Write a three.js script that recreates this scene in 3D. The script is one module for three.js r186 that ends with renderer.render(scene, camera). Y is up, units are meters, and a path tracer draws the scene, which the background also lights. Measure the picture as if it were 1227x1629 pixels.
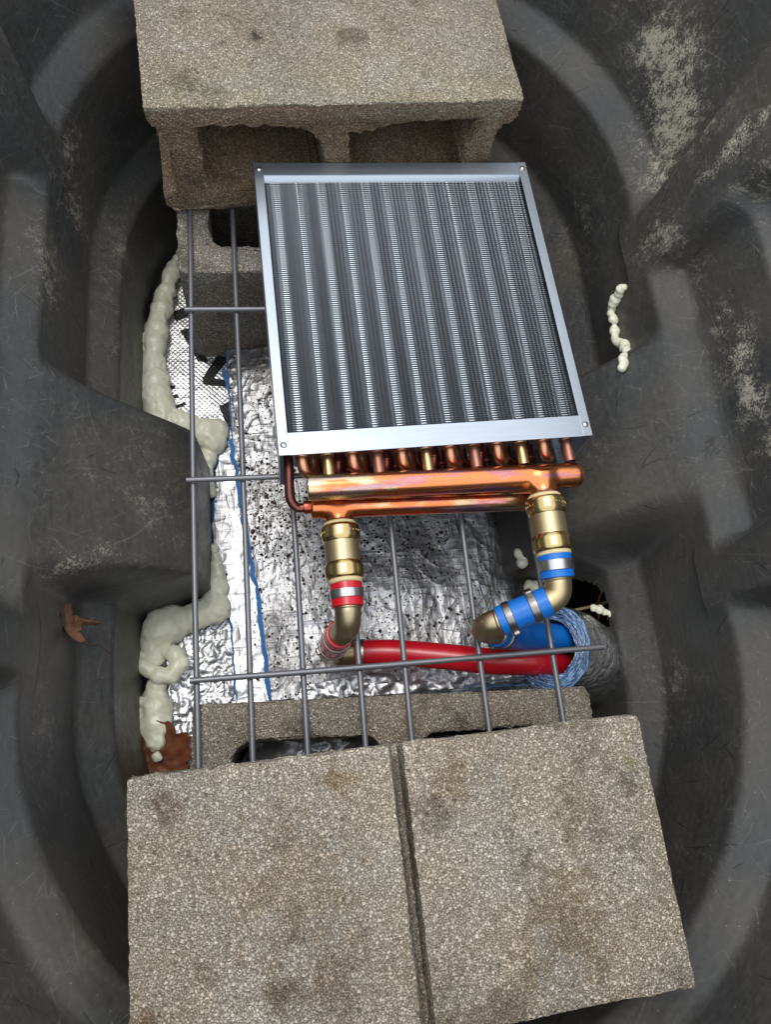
import * as THREE from 'three';
import { ImprovedNoise } from 'three/addons/math/ImprovedNoise.js';
import { MarchingCubes } from 'three/addons/objects/MarchingCubes.js';
import { mergeGeometries, mergeVertices, toCreasedNormals } from 'three/addons/utils/BufferGeometryUtils.js';
import { RoundedBoxGeometry } from 'three/addons/geometries/RoundedBoxGeometry.js';

// ---------------------------------------------------------------- camera, sky, sun, exposure
const scene = new THREE.Scene();
const camera = new THREE.PerspectiveCamera(69.93, 772 / 1024, 0.02, 60);
camera.position.set(0.0803, 0.7189, 0.4771);
camera.rotation.order = 'YXZ';
camera.rotation.set(-1.2232, -0.4574, 0.3835);
const renderer = new THREE.WebGLRenderer({ antialias: true });
renderer.toneMapping = THREE.LinearToneMapping;
renderer.toneMappingExposure = 1.38;
renderer.shadowMap.enabled = true;
{ // overcast sky: broad, a little brighter overhead, faint cloud mottling
  const w = 256, h = 128, d = new Float32Array(w * h * 4), nz = new ImprovedNoise();
  for (let j = 0; j < h; j++) for (let i = 0; i < w; i++) {
    const el = (j + 0.5) / h * Math.PI - Math.PI / 2, az = i / w * 2 * Math.PI, c = Math.cos(el);
    const x = Math.cos(az) * c, y = Math.sin(el), z = Math.sin(az) * c;
    const n = nz.noise(x * 2 + 9, y * 2 + 3, z * 2 + 5) * 0.16 + nz.noise(x * 5, y * 5, z * 5) * 0.08;
    const b = y > 0 ? (1.06 - 0.06 * y) * (1 + n) : 0.12, k = (j * w + i) * 4;
    d[k] = b * 0.95; d[k + 1] = b * 1.0; d[k + 2] = b * 1.09; d[k + 3] = 1;
  }
  const t = new THREE.DataTexture(d, w, h, THREE.RGBAFormat, THREE.FloatType);
  t.mapping = THREE.EquirectangularReflectionMapping; t.magFilter = THREE.LinearFilter; t.minFilter = THREE.LinearFilter; t.needsUpdate = true;
  scene.background = t; scene.environment = t;
}
const sun = new THREE.DirectionalLight(new THREE.Color(1, 0.95, 0.88), 0.9);
sun.position.set(-0.3, 3, -0.6); sun.target.position.set(0.18, 0, 0.2);
sun.castShadow = true; sun.shadow.radius = 34; sun.shadow.mapSize.set(2048, 2048);
Object.assign(sun.shadow.camera, { left: -1.2, right: 1.2, top: 1.2, bottom: -1.2, near: 0.5, far: 6 });
scene.add(sun, sun.target);

// ---------------------------------------------------------------- helpers
const V = (x, y, z) => new THREE.Vector3(x, y, z);
function rng(a) { return () => { a |= 0; a = a + 0x6D2B79F5 | 0; let t = Math.imul(a ^ a >>> 15, 1 | a); t = t + Math.imul(t ^ t >>> 7, 61 | t) ^ t; return ((t ^ t >>> 14) >>> 0) / 4294967296; }; }
const PN = new ImprovedNoise();
const n3 = (x, y, z) => PN.noise(x, y, z);
const fbm = (x, y, z, o = 4) => { let s = 0, a = 0.5; for (let i = 0; i < o; i++) { s += a * PN.noise(x, y, z); x = x * 2.03 + 7.1; y = y * 2.03 + 3.7; z = z * 2.03 + 1.3; a *= 0.5; } return s; };
const ss = (a, b, x) => { const t = Math.min(1, Math.max(0, (x - a) / (b - a))); return t * t * (3 - 2 * t); };
const mix = (a, b, t) => a + (b - a) * t;
const clamp = (x, a = 0, b = 1) => Math.min(b, Math.max(a, x));
const hash = (i, j, s) => { let h = Math.imul(i, 374761393) ^ Math.imul(j, 668265263) ^ Math.imul(s, 1274126177); h = Math.imul(h ^ h >>> 13, 1274126177); return ((h ^ h >>> 16) >>> 0) / 4294967296; };
function tex(w, h, f, srgb) {
  const d = new Uint8Array(w * h * 4), o = [0, 0, 0];
  for (let j = 0; j < h; j++) for (let i = 0; i < w; i++) { f(i, j, o); const k = (j * w + i) * 4; d[k] = clamp(o[0]) * 255; d[k + 1] = clamp(o[1]) * 255; d[k + 2] = clamp(o[2]) * 255; d[k + 3] = 255; }
  const t = new THREE.DataTexture(d, w, h, THREE.RGBAFormat, THREE.UnsignedByteType);
  t.wrapS = t.wrapT = THREE.RepeatWrapping; t.magFilter = THREE.LinearFilter; t.minFilter = THREE.LinearMipmapLinearFilter; t.generateMipmaps = true;
  if (srgb) t.colorSpace = THREE.SRGBColorSpace; t.needsUpdate = true; return t;
}
const gray = (w, h, a) => tex(w, h, (i, j, o) => { o[0] = o[1] = o[2] = a[j * w + i]; });
const taken = {};
const numbered = n => { const k = taken[n] = (taken[n] ?? -1) + 1; return k ? n + '_' + String(k).padStart(3, '0') : n; };
function mesh(name, g, m, parent) { const o = new THREE.Mesh(g, m); o.name = parent ? name : numbered(name); o.castShadow = o.receiveShadow = true; (parent || scene).add(o); return o; }
function tag(o, label, category, group, kind) { if (label) o.userData.label = label; if (category) o.userData.category = category; if (group) o.userData.group = group; if (kind) o.userData.kind = kind; return o; }
function thing(name, label, category, group) { const g = new THREE.Group(); g.name = numbered(name); scene.add(g); return tag(g, label, category, group); }
const lin = (r, g, b) => new THREE.Color().setRGB(r, g, b);
const std = p => new THREE.MeshStandardMaterial({ side: THREE.DoubleSide, ...p });
// lathe profile [[radius, along], ...] standing on A and pointing to B
function spin(prof, A, B, seg = 40) {
  const g = new THREE.LatheGeometry(prof.map(p => new THREE.Vector2(Math.max(p[0], 1e-5), p[1])), seg);
  g.applyQuaternion(new THREE.Quaternion().setFromUnitVectors(V(0, 1, 0), B.clone().sub(A).normalize())); g.translate(A.x, A.y, A.z); return g;
}
const curve = pts => new THREE.CatmullRomCurve3(pts, false, 'centripetal');
const tube = (pts, r, seg = 60, rad = 24) => new THREE.TubeGeometry(curve(pts), seg, r, rad, false);
// grid surface from a function (u, v) -> Vector3
function grid(nu, nv, f, uvf) {
  const p = [], uv = [], ix = [];
  for (let j = 0; j <= nv; j++) for (let i = 0; i <= nu; i++) { const q = f(i / nu, j / nv); p.push(q.x, q.y, q.z); const w = uvf ? uvf(i / nu, j / nv, q) : [q.x, q.z]; uv.push(w[0], w[1]); }
  for (let j = 0; j < nv; j++) for (let i = 0; i < nu; i++) { const a = j * (nu + 1) + i, b = a + 1, c = a + nu + 1, d = c + 1; ix.push(a, c, b, b, c, d); }
  const g = new THREE.BufferGeometry(); g.setAttribute('position', new THREE.Float32BufferAttribute(p, 3)); g.setAttribute('uv', new THREE.Float32BufferAttribute(uv, 2)); g.setIndex(ix); g.computeVertexNormals(); return g;
}
// mesh of a signed distance field inside a box
function sdf(f, mn, mx, res) {
  const mc = new MarchingCubes(res, new THREE.MeshStandardMaterial(), false, false, 150000), h = res / 2, sz = mx.clone().sub(mn);
  for (let k = 0; k < res; k++) for (let j = 0; j < res; j++) for (let i = 0; i < res; i++)
    mc.field[i + j * res + k * res * res] = -f(mn.x + sz.x * i / (res - 1), mn.y + sz.y * j / (res - 1), mn.z + sz.z * k / (res - 1));
  mc.isolation = 0; mc.update();
  const n = mc.count, p = new Float32Array(n * 3);
  for (let i = 0; i < n; i++) { p[i * 3] = mn.x + sz.x * (mc.positionArray[i * 3] * h + h) / (res - 1); p[i * 3 + 1] = mn.y + sz.y * (mc.positionArray[i * 3 + 1] * h + h) / (res - 1); p[i * 3 + 2] = mn.z + sz.z * (mc.positionArray[i * 3 + 2] * h + h) / (res - 1); }
  let g = new THREE.BufferGeometry(); g.setAttribute('position', new THREE.BufferAttribute(p, 3));
  g = mergeVertices(g, 1e-5); g.computeVertexNormals(); return g;
}

// ---------------------------------------------------------------- the black stock tank
const XC = 0.183, ZC = 0.16, CL = 0.247;
const NS = 380;                                        // steps from the far end round one side to the near end
const SEG = [[0, -0.192], [0.262, -0.192], [0.270, -0.060], [0.300, -0.034], [0.311, 0.088], [0.341, 0.114], [0.384, 0.40]];
const GUS = [[0, -0.192], [0.180, -0.192], [0.188, -0.060], [0.222, -0.018], [0.311, 0.088], [0.341, 0.114], [0.384, 0.40]];
const CNT = [12, 44, 12, 44, 12, 76];
function rounded(K, it = 5) {
  let P = []; K.slice(0, -1).forEach((a, i) => { for (let t = 0; t < CNT[i]; t++) P.push([mix(a[0], K[i + 1][0], t / CNT[i]), mix(a[1], K[i + 1][1], t / CNT[i])]); });
  P.push(K[K.length - 1]);
  for (let k = 0; k < it; k++) P = P.map((p, i) => i === 0 || i === P.length - 1 ? p : [0, 1].map(c => (P[i - 1][c] + P[i + 1][c] + p[c]) / 3));
  return P;
}
const REG = rounded(SEG, 1), GUSP = rounded(GUS, 9), NK = REG.length - 1;
const KLEN = [0]; for (let i = 1; i <= NK; i++) KLEN.push(KLEN[i - 1] + Math.hypot(REG[i][0] - REG[i - 1][0], REG[i][1] - REG[i - 1][1]));
const ARC = 0.518, HALF = ARC * 2 + CL * 2;
function ringAt(s) {                                    // s in metres -> z of core, outward direction
  if (s < ARC) { const a = s / ARC * Math.PI / 2; return [ZC - CL, Math.sin(a), -Math.cos(a)]; }
  if (s < ARC + 2 * CL) return [ZC - CL + s - ARC, 1, 0];
  const a = (s - ARC - 2 * CL) / ARC * Math.PI / 2; return [ZC + CL, Math.cos(a), Math.sin(a)];
}
function tankPoint(side, s, k) {
  const [cz, nx, nz] = ringAt(s);
  const zz = cz + nz * 0.33;                           // where this station runs along the tank
  const gFar = side < 0 ? 0.105 : 0.086, gNear = side < 0 ? 0.306 - 0.012 * ss(0.06, -0.12, REG[k][1]) : 0.272 + 0.022 * ss(0.06, -0.12, REG[k][1]);   // the sloping rib half-way along each side
  const g = ss(gFar - 0.013, gFar + 0.013, zz) * ss(gNear + (side < 0 ? 0.012 : 0.022), gNear - 0.018, zz);
  let r = mix(REG[k][0], GUSP[k][0], g), y = mix(REG[k][1], GUSP[k][1], g);
  if (r > 0.305 && y > 0.06) {
    // plain buttresses that interrupt the upper ledge
    const bs = side < 0 ? [[-0.125, 0.034], [0.37, 0.03]] : [[-0.022, 0.040], [0.352, 0.028]];
    let b = 0; for (const [bz, bh] of bs) { const wdt = bh + Math.max(0, y - 0.1) * 0.10; b = Math.max(b, ss(wdt + 0.012, wdt - 0.012, Math.abs(zz - bz))); }
    const flush = Math.min(r, 0.311 + (y - 0.1) * 0.16);
    r = mix(r, flush, b);
    // the side panel between them steps outward again higher up
    const lo = bs[0][0] + bs[0][1], hi = bs[1][0] - bs[1][1];
    const p = ss(lo - 0.01, lo + 0.02, zz) * ss(hi + 0.01, hi - 0.02, zz) * ss(0.205, 0.222, y);
    r += p * 0.026;
  }
  const bulge = 0.0007 * n3(s * 9 + side * 5, y * 11, 3.3) + 0.0006 * n3(s * 31, y * 33, 7.7);
  r += k > 12 ? bulge * 1.4 : 0; if (k < 14) y += bulge;
  return V(XC + side * nx * r, y, cz + nz * r);
}
const tankGrid = {};
for (const side of [-1, 1]) { const a = tankGrid[side] = []; for (let i = 0; i <= NS; i++) { const row = []; for (let k = 0; k <= NK; k++) row.push(tankPoint(side, HALF * i / NS, k)); a.push(row); } }
// skin of the plastic: scuffs, scratches, dust
const TW = 2048, TH = 2048, tankAlb = new Float32Array(TW * TH * 3), tankRgh = new Float32Array(TW * TH), tankBmp = new Float32Array(TW * TH);
{
  // 3-D places where pale grit has been rubbed into the plastic: [x, y, z, rx, ry, rz, strength]
  const scuffs = [
    [0.496, 0.185, -0.251, 0.03, 0.03, 0.03, 0.55], [0.514, 0.175, -0.208, 0.04, 0.035, 0.03, 0.95], [0.523, 0.175, -0.175, 0.04, 0.045, 0.03, 1.0], [0.530, 0.150, -0.130, 0.03, 0.045, 0.03, 1.0], [0.529, 0.120, -0.097, 0.03, 0.025, 0.022, 0.9], [0.510, 0.195, -0.062, 0.03, 0.05, 0.018, 0.55], [0.517, 0.24, -0.018, 0.02, 0.05, 0.012, 0.85],
    [0.494, 0.11, -0.014, 0.02, 0.03, 0.018, 0.7], [0.500, 0.135, 0.0, 0.02, 0.03, 0.02, 0.6], [0.531, 0.130, 0.040, 0.02, 0.02, 0.022, 0.6], [0.532, 0.14, 0.10, 0.02, 0.022, 0.025, 0.6], [0.532, 0.150, 0.150, 0.02, 0.022, 0.03, 0.85], [0.533, 0.152, 0.195, 0.02, 0.022, 0.03, 0.85], [0.533, 0.152, 0.24, 0.02, 0.02, 0.03, 0.55],
    [-0.112, 0.06, -0.160, 0.03, 0.03, 0.03, 0.55], [-0.122, 0.03, -0.12, 0.03, 0.05, 0.03, 0.55], [-0.127, 0.07, 0.006, 0.02, 0.035, 0.05, 0.55], [-0.084, -0.08, -0.11, 0.03, 0.06, 0.06, 0.45], [-0.086, -0.10, 0.02, 0.02, 0.05, 0.07, 0.4], [-0.095, 0.05, 0.297, 0.04, 0.03, 0.014, 0.6], [-0.072, 0.026, 0.272, 0.04, 0.02, 0.014, 0.5],
    [-0.123, 0.04, 0.43, 0.02, 0.03, 0.04, 0.45], [0.486, 0.0, -0.13, 0.03, 0.04, 0.04, 0.45], [0.470, 0.0, -0.10, 0.03, 0.05, 0.05, 0.4], [0.484, -0.02, 0.44, 0.03, 0.04, 0.05, 0.4], [-0.04, 0.0, 0.20, 0.07, 0.07, 0.06, 0.36], [0.40, 0.0, 0.18, 0.06, 0.06, 0.06, 0.26], [0.508, 0.104, 0.20, 0.02, 0.02, 0.08, 0.22], [0.50, 0.22, -0.27, 0.04, 0.05, 0.04, 0.5], [0.535, 0.25, 0.02, 0.02, 0.04, 0.03, 0.6],
  ];
  for (const side of [-1, 1]) {
    const base = side < 0 ? 0 : TH / 2, G = tankGrid[side];
    for (let jj = 0; jj < TH / 2; jj++) {
      const L = jj / (TH / 2 - 1) * KLEN[NK]; let k = 0; while (k < NK - 1 && KLEN[k + 1] < L) k++;
      const tk = clamp((L - KLEN[k]) / (KLEN[k + 1] - KLEN[k]));
      for (let i = 0; i < TW; i++) {
        const si = i / (TW - 1) * NS, a = Math.min(NS - 1, si | 0), ta = si - a;
        const p = G[a][k], q = G[a + 1][k], r = G[a][k + 1];
        const x = p.x + (q.x - p.x) * ta + (r.x - p.x) * tk, y = p.y + (q.y - p.y) * ta + (r.y - p.y) * tk, z = p.z + (q.z - p.z) * ta + (r.z - p.z) * tk;
        const id = (base + jj) * TW + i;
        const lo = n3(x * 7, y * 7, z * 7 + side), mid = n3(x * 31, y * 31, z * 31), fi = n3(x * 190, y * 150, z * 190);
        const streak = n3(x * 60 + 4, y * 300, z * 60);
        let v = 0.048 + 0.005 * lo + 0.004 * mid + 0.008 * fi + 0.006 * streak, br = 0;
        br = 0.026 * clamp(0.45 + n3(x * 11 + 3, y * 9, z * 11) * 1.5);
        const rub = ss(0.22, 0.62, n3(x * 420 + y * 60, y * 60, z * 420 - y * 44) + 0.3 * mid) * clamp(0.35 + 1.6 * n3(x * 8 + 1, y * 8 + 5, z * 8)) * (k > 14 ? 1 : 0); v += rub * 0.016; br += rub * 0.006;
        let sc = 0; for (const s of scuffs) { const dx = (x - s[0]) / s[3], dy = (y - s[1]) / s[4], dz = (z - s[2]) / s[5], d2 = dx * dx + dy * dy + dz * dz; if (d2 < 4) sc = Math.max(sc, s[6] * Math.exp(-d2 * 0.55)); }
        let dust = 0;
        if (sc > 0.02) {
          const diag = n3(x * 75 + y * 40, y * 75 - z * 55, z * 90);
          const g1 = (hash(i, base + jj, 8) - 0.5) * 0.75 + n3(x * 520, y * 520, z * 520) * 0.5 + n3(x * 260, y * 160, z * 260) * 0.4 + diag * 0.5 + mid * 0.4;
          dust = ss(0.16, 0.80, g1 + sc * 1.05 - 0.40) * clamp(sc * 1.3);
        }
        const spot = ss(1.1, 0.5, Math.hypot(x - 0.508, y - 0.104, z - 0.219) / 0.007 + 0.6 * n3(x * 300, y * 300, z * 300)) + ss(1.1, 0.5, Math.hypot(x - 0.505, y - 0.103, z - 0.230) / 0.008 + 0.6 * n3(x * 300, y * 300, z * 300)); if (spot > 0) { v = mix(v, 0.016, clamp(spot)); br = 0.004; }
        const fl = hash(i, base + jj, 5) > 0.9994 ? 0.25 : 0;
        tankAlb[id * 3] = v + br + dust * 0.36 + fl; tankAlb[id * 3 + 1] = v + br * 0.72 + dust * 0.325 + fl; tankAlb[id * 3 + 2] = v * 0.95 + br * 0.35 + dust * 0.25 + fl;
        tankRgh[id] = 0.46 + 0.05 * mid + 0.10 * fi + 0.4 * dust + 0.05 * lo + 0.06 * streak; tankBmp[id] = 0.5 + 0.20 * fi + 0.2 * streak + 0.2 * dust;
      }
    }
    // scratches, pale hair lines and a few dark gouges
    const R = rng(side + 77);
    const draw = (x0, y0, ang, len, bend, val, depth, wd) => {
      let x = x0, y = y0, a = ang;
      for (let t = 0; t < len; t++) {
        x += Math.cos(a); y += Math.sin(a); a += bend + (R() - 0.5) * 0.05; const f = Math.min(1, Math.min(t, len - t) / (len * 0.3)) * (0.5 + R() * 0.5);
        for (let w = 0; w < wd; w++) { const xi = Math.round(x), yi = Math.round(y) + w; if (xi < 0 || xi >= TW || yi < 2 || yi >= TH / 2 - 2) continue; const id = (base + yi) * TW + xi; for (let c = 0; c < 3; c++) tankAlb[id * 3 + c] = Math.max(0.012, tankAlb[id * 3 + c] + val * f * (c === 2 ? 0.85 : 1)); tankBmp[id] += depth * f; tankRgh[id] += 0.1 * f; }
      }
    };
    for (let n = 0; n < 9000; n++) { const big = R() < 0.05; draw(R() * TW, 280 + R() * 740, (R() < 0.5 ? 1.45 : 0.2) + (R() - 0.5) * 1.6, big ? 30 + R() * 90 : 6 + R() * 26, (R() - 0.5) * 0.02, (0.012 + R() * R() * R() * 0.14), -0.15, 1); }
    for (let n = 0; n < 160; n++) draw(R() * TW, 300 + R() * 650, R() * 3.1, 14 + R() * 45, (R() - 0.5) * 0.03, -0.03, -0.5, 2);
  }
}
const tankMap = tex(TW, TH, (i, j, o) => { const k = (j * TW + i) * 3; for (let c = 0; c < 3; c++) o[c] = Math.pow(Math.max(0, tankAlb[k + c]), 1 / 2.2); }, true);
const tankMat = std({ map: tankMap, roughnessMap: tex(TW, TH, (i, j, o) => { o[1] = tankRgh[j * TW + i]; o[0] = o[2] = 0; }), bumpMap: gray(TW, TH, tankBmp), bumpScale: 0.0005, roughness: 1, metalness: 0 });
const rimMat = std({ color: lin(0.045, 0.045, 0.046), roughness: 0.5 });
const HOLE = V(0.455, -0.135, 0.345);
{
  const T = thing('stock_tank', 'black moulded plastic oval stock tank with ribbed scuffed walls', 'stock tank');
  const p = [], uv = [], ix = []; let off = 0;
  for (const side of [-1, 1]) {
    const G = tankGrid[side];
    for (let i = 0; i <= NS; i++) for (let k = 0; k <= NK; k++) { const q = G[i][k]; p.push(q.x, q.y, q.z); uv.push((i / NS) * (TW - 1) / TW + 0.5 / TW, (side < 0 ? 0 : 0.5) + (KLEN[k] / KLEN[NK] * (TH / 2 - 1) + 0.5) / TH); }
    for (let i = 0; i < NS; i++) for (let k = 0; k < NK; k++) {
      const a = off + i * (NK + 1) + k, b = a + 1, c = a + NK + 1, d = c + 1;
      const q = G[i][k], dx = (q.x - HOLE.x) / 0.06, dy = (q.y - HOLE.y) / 0.06, dz = (q.z - HOLE.z) / 0.045;
      if (side > 0 && dx * dx + dy * dy + dz * dz < 1 + 0.5 * n3(q.y * 60, q.z * 60, 2)) continue;   // the ragged opening cut for the pipes
      if (side < 0) ix.push(a, b, c, b, d, c); else ix.push(a, c, b, b, c, d);
    }
    off += (NS + 1) * (NK + 1);
  }
  const g = new THREE.BufferGeometry(); g.setAttribute('position', new THREE.Float32BufferAttribute(p, 3)); g.setAttribute('uv', new THREE.Float32BufferAttribute(uv, 2)); g.setIndex(ix); g.computeVertexNormals();
  mesh('basin', g, tankMat, T);
  const rim = [[0.384, 0.40], [0.392, 0.412], [0.412, 0.416], [0.428, 0.41], [0.432, 0.39], [0.426, 0.37], [0.412, 0.365], [0.408, 0.1], [0.395, -0.298]];
  for (const side of [-1, 1]) mesh('rim', grid(120, rim.length - 1, (u, v) => { const [cz, nx, nz] = ringAt(u * HALF * 0.99999), r = rim[Math.round(v * (rim.length - 1))]; return V(XC + side * nx * (r[0] + 0.028 * (r[0] < 0.39 && r[1] > 0.3 ? 0 : 0)), r[1], cz + nz * r[0]); }), rimMat, T);
}
tag(mesh('ground', grid(60, 60, (u, v) => { const x = (u - 0.5) * 8, z = (v - 0.5) * 8; return V(x, -0.30 + 0.004 * n3(x * 3, z * 3, 1), z); }),
  std({ color: lin(0.05, 0.04, 0.03), roughness: 1 })), null, null, null, 'structure');

// ---------------------------------------------------------------- concrete
const BW = 1024; let blockMap, blockBump;
{
  const col = new Float32Array(BW * BW * 3), bmp = new Float32Array(BW * BW);
  const worley = (x, y, N, s) => { const ci = Math.floor(x), cj = Math.floor(y); let d1 = 9, d2 = 9, id = 0; for (let b = -1; b <= 1; b++) for (let a = -1; a <= 1; a++) { const gi = (ci + a + N) % N, gj = (cj + b + N) % N, d = Math.hypot(ci + a + hash(gi, gj, s) - x, cj + b + hash(gi, gj, s + 1) - y) * (0.7 + 0.75 * hash(gi, gj, s + 2)); if (d < d1) { d2 = d1; d1 = d; id = hash(gi, gj, s + 3); } else if (d < d2) d2 = d; } return [d1, d2, id]; };
  for (let j = 0; j < BW; j++) for (let i = 0; i < BW; i++) {
    const u = i / BW, v = j / BW, wu = 0.0011 * n3(u * 360, v * 360, 3), wv = 0.0011 * n3(u * 360, v * 360, 9);
    const A = worley((u + wu) * 165 + 0.001, (v + wv) * 165 + 0.001, 165, 1), B = worley((u + wu) * 260, (v + wv) * 260, 260, 21);
    const fine = n3(u * 420, v * 420, 2), gB = ss(0.02, 0.42, B[1] - B[0]) * (0.55 + 0.45 * ss(0.75, 0.1, B[0])), gA = A[2] > 0.36 ? ss(0.05, 0.42, A[1] - A[0]) * ss(0.62, 0.30, A[0]) : 0;
    const big = fbm(u * 5, v * 5, 1.5, 4), st = fbm(u * 8 + 5, v * 8, 6.5, 4), dk = fbm(u * 11 + 2, v * 11 + 8, 9.5, 4);
    let g = mix(0.105, 0.27 + 0.22 * B[2], gB); g = mix(g, 0.33 + 0.34 * Math.max(0, (A[2] - 0.36) / 0.64), gA * 0.85); g *= 1 + 0.12 * fine;
    const pit = A[2] < 0.008 ? ss(0.55, 0.25, A[0]) : 0; g = mix(g, 0.09, pit);
    const dark = ss(0.10, 0.38, dk), brown = clamp(0.5 + st * 2.0), m = 1.1 * (1 + 0.35 * big) * (1 - 0.42 * dark), low = 1 - clamp((g - 0.12) * 3.2), k = (j * BW + i) * 3;
    col[k] = g * m * 1.02; col[k + 1] = g * m * (0.95 - 0.05 * brown - 0.05 * low - 0.03 * dark); col[k + 2] = g * m * (0.845 - 0.12 * brown - 0.12 * low - 0.08 * dark);
    bmp[j * BW + i] = 0.12 + 0.34 * gB * (0.6 + 0.4 * B[2]) + 0.42 * gA + 0.12 * fine - (B[2] > 0.955 ? 0.25 * gB : 0) - 0.5 * pit;
  }
  blockMap = tex(BW, BW, (i, j, o) => { const k = (j * BW + i) * 3; for (let c = 0; c < 3; c++) o[c] = Math.pow(Math.max(0, col[k + c]), 1 / 2.2); }, true);
  blockBump = gray(BW, BW, bmp);
}
const blockMats = [[1, 0.972, 0.925], [0.80, 0.74, 0.66], [0.78, 0.76, 0.72], [0.92, 0.92, 0.95]].map(c => std({ map: blockMap, bumpMap: blockBump, bumpScale: 0.0018, roughness: 0.93, color: lin(...c), vertexColors: true }));
function ragged(pts, step, amp, seed, out = []) {
  pts.forEach((a, i) => { const b = pts[(i + 1) % pts.length], L = Math.hypot(b[0] - a[0], b[1] - a[1]), n = Math.max(1, Math.round(L / step)); for (let t = 0; t < n; t++) { const x = mix(a[0], b[0], t / n), y = mix(a[1], b[1], t / n); out.push(new THREE.Vector2(x + amp * n3(x * 160, y * 160, seed), y + amp * n3(x * 160 + 50, y * 160, seed))); } });
  return out;
}
function roundRect(x0, y0, x1, y1, r, n = 5) { const o = []; for (const [cx, cy, a] of [[x1 - r, y0 + r, -90], [x1 - r, y1 - r, 0], [x0 + r, y1 - r, 90], [x0 + r, y0 + r, 180]]) for (let i = 0; i <= n; i++) { const t = (a + 90 * i / n) * Math.PI / 180; o.push([cx + r * Math.cos(t), cy + r * Math.sin(t)]); } return o; }
function blockGeometry(outline, holes, depth, seed, { edge = 0.003, uvOff = [0, 0], tint } = {}) {
  const s = new THREE.Shape(ragged(outline, 0.004, edge * 0.4, seed)); for (const h of holes) s.holes.push(new THREE.Path(ragged(h, 0.004, edge * 0.9, seed + 3).reverse()));
  let g = new THREE.ExtrudeGeometry(s, { depth: depth - 0.004, steps: 44, bevelEnabled: true, bevelSize: 0.0015, bevelThickness: 0.002, bevelOffset: -0.0015, bevelSegments: 2 });
  g.translate(0, 0, 0.002); g.deleteAttribute('uv'); g.deleteAttribute('normal');
  const P = g.attributes.position;
  for (let i = 0; i < P.count; i++) {
    const x = P.getX(i), y = P.getY(i), z = P.getZ(i), c = 0.0011, e = Math.min(z, depth - z) < 0.004 ? 1.8 : 1;
    P.setXYZ(i, x + c * e * (n3(x * 210, y * 210, z * 210 + seed) + 0.8 * n3(x * 70, y * 70, z * 70 + seed)), y + c * (n3(x * 210 + 31, y * 210, z * 210 + seed) + 0.5 * n3(x * 40, y * 40, z * 40)), z + c * e * (n3(x * 210, y * 210 + 31, z * 210 + seed) + 1.0 * n3(x * 60 + 9, y * 60, seed)));
  }
  g = toCreasedNormals(g, 0.7);
  const Q = g.attributes.position, N = g.attributes.normal, uv = new Float32Array(Q.count * 2);
  for (let t = 0; t < Q.count; t += 3) {
    const a = V(Q.getX(t), Q.getY(t), Q.getZ(t)), b = V(Q.getX(t + 1), Q.getY(t + 1), Q.getZ(t + 1)), c = V(Q.getX(t + 2), Q.getY(t + 2), Q.getZ(t + 2)), n = b.clone().sub(a).cross(c.clone().sub(a)), ax = Math.abs(n.x), ay = Math.abs(n.y), az = Math.abs(n.z);
    [a, b, c].forEach((p, i) => { const w = az >= ax && az >= ay ? [p.x, p.y + 0.11] : ay >= ax ? [p.x, p.z] : [p.z + 0.17, p.y + 0.05]; uv[(t + i) * 2] = w[0] / 0.4 + uvOff[0]; uv[(t + i) * 2 + 1] = w[1] / 0.4 + uvOff[1]; });
  }
  g.setAttribute('uv', new THREE.BufferAttribute(uv, 2));
  const cc = new Float32Array(Q.count * 3); for (let i = 0; i < Q.count; i++) { const t = tint ? tint(Q.getX(i), Q.getY(i), Q.getZ(i)) : [1, 1, 1]; cc.set(t, i * 3); }
  g.setAttribute('color', new THREE.BufferAttribute(cc, 3)); return g;
}
const stain = (x, z, list, t = [1, 1, 1]) => { for (const [sx, sz, r, c] of list) { const d = Math.hypot(x - sx, z - sz) / r + 0.9 * n3(x * 90, z * 90, sx * 40) + 0.6 * n3(x * 240, z * 240, sx * 40), k = ss(1.2, 0.35, d); if (k > 0) t = t.map((v, i) => mix(v, v * c[i], k)); } return t; };
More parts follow.
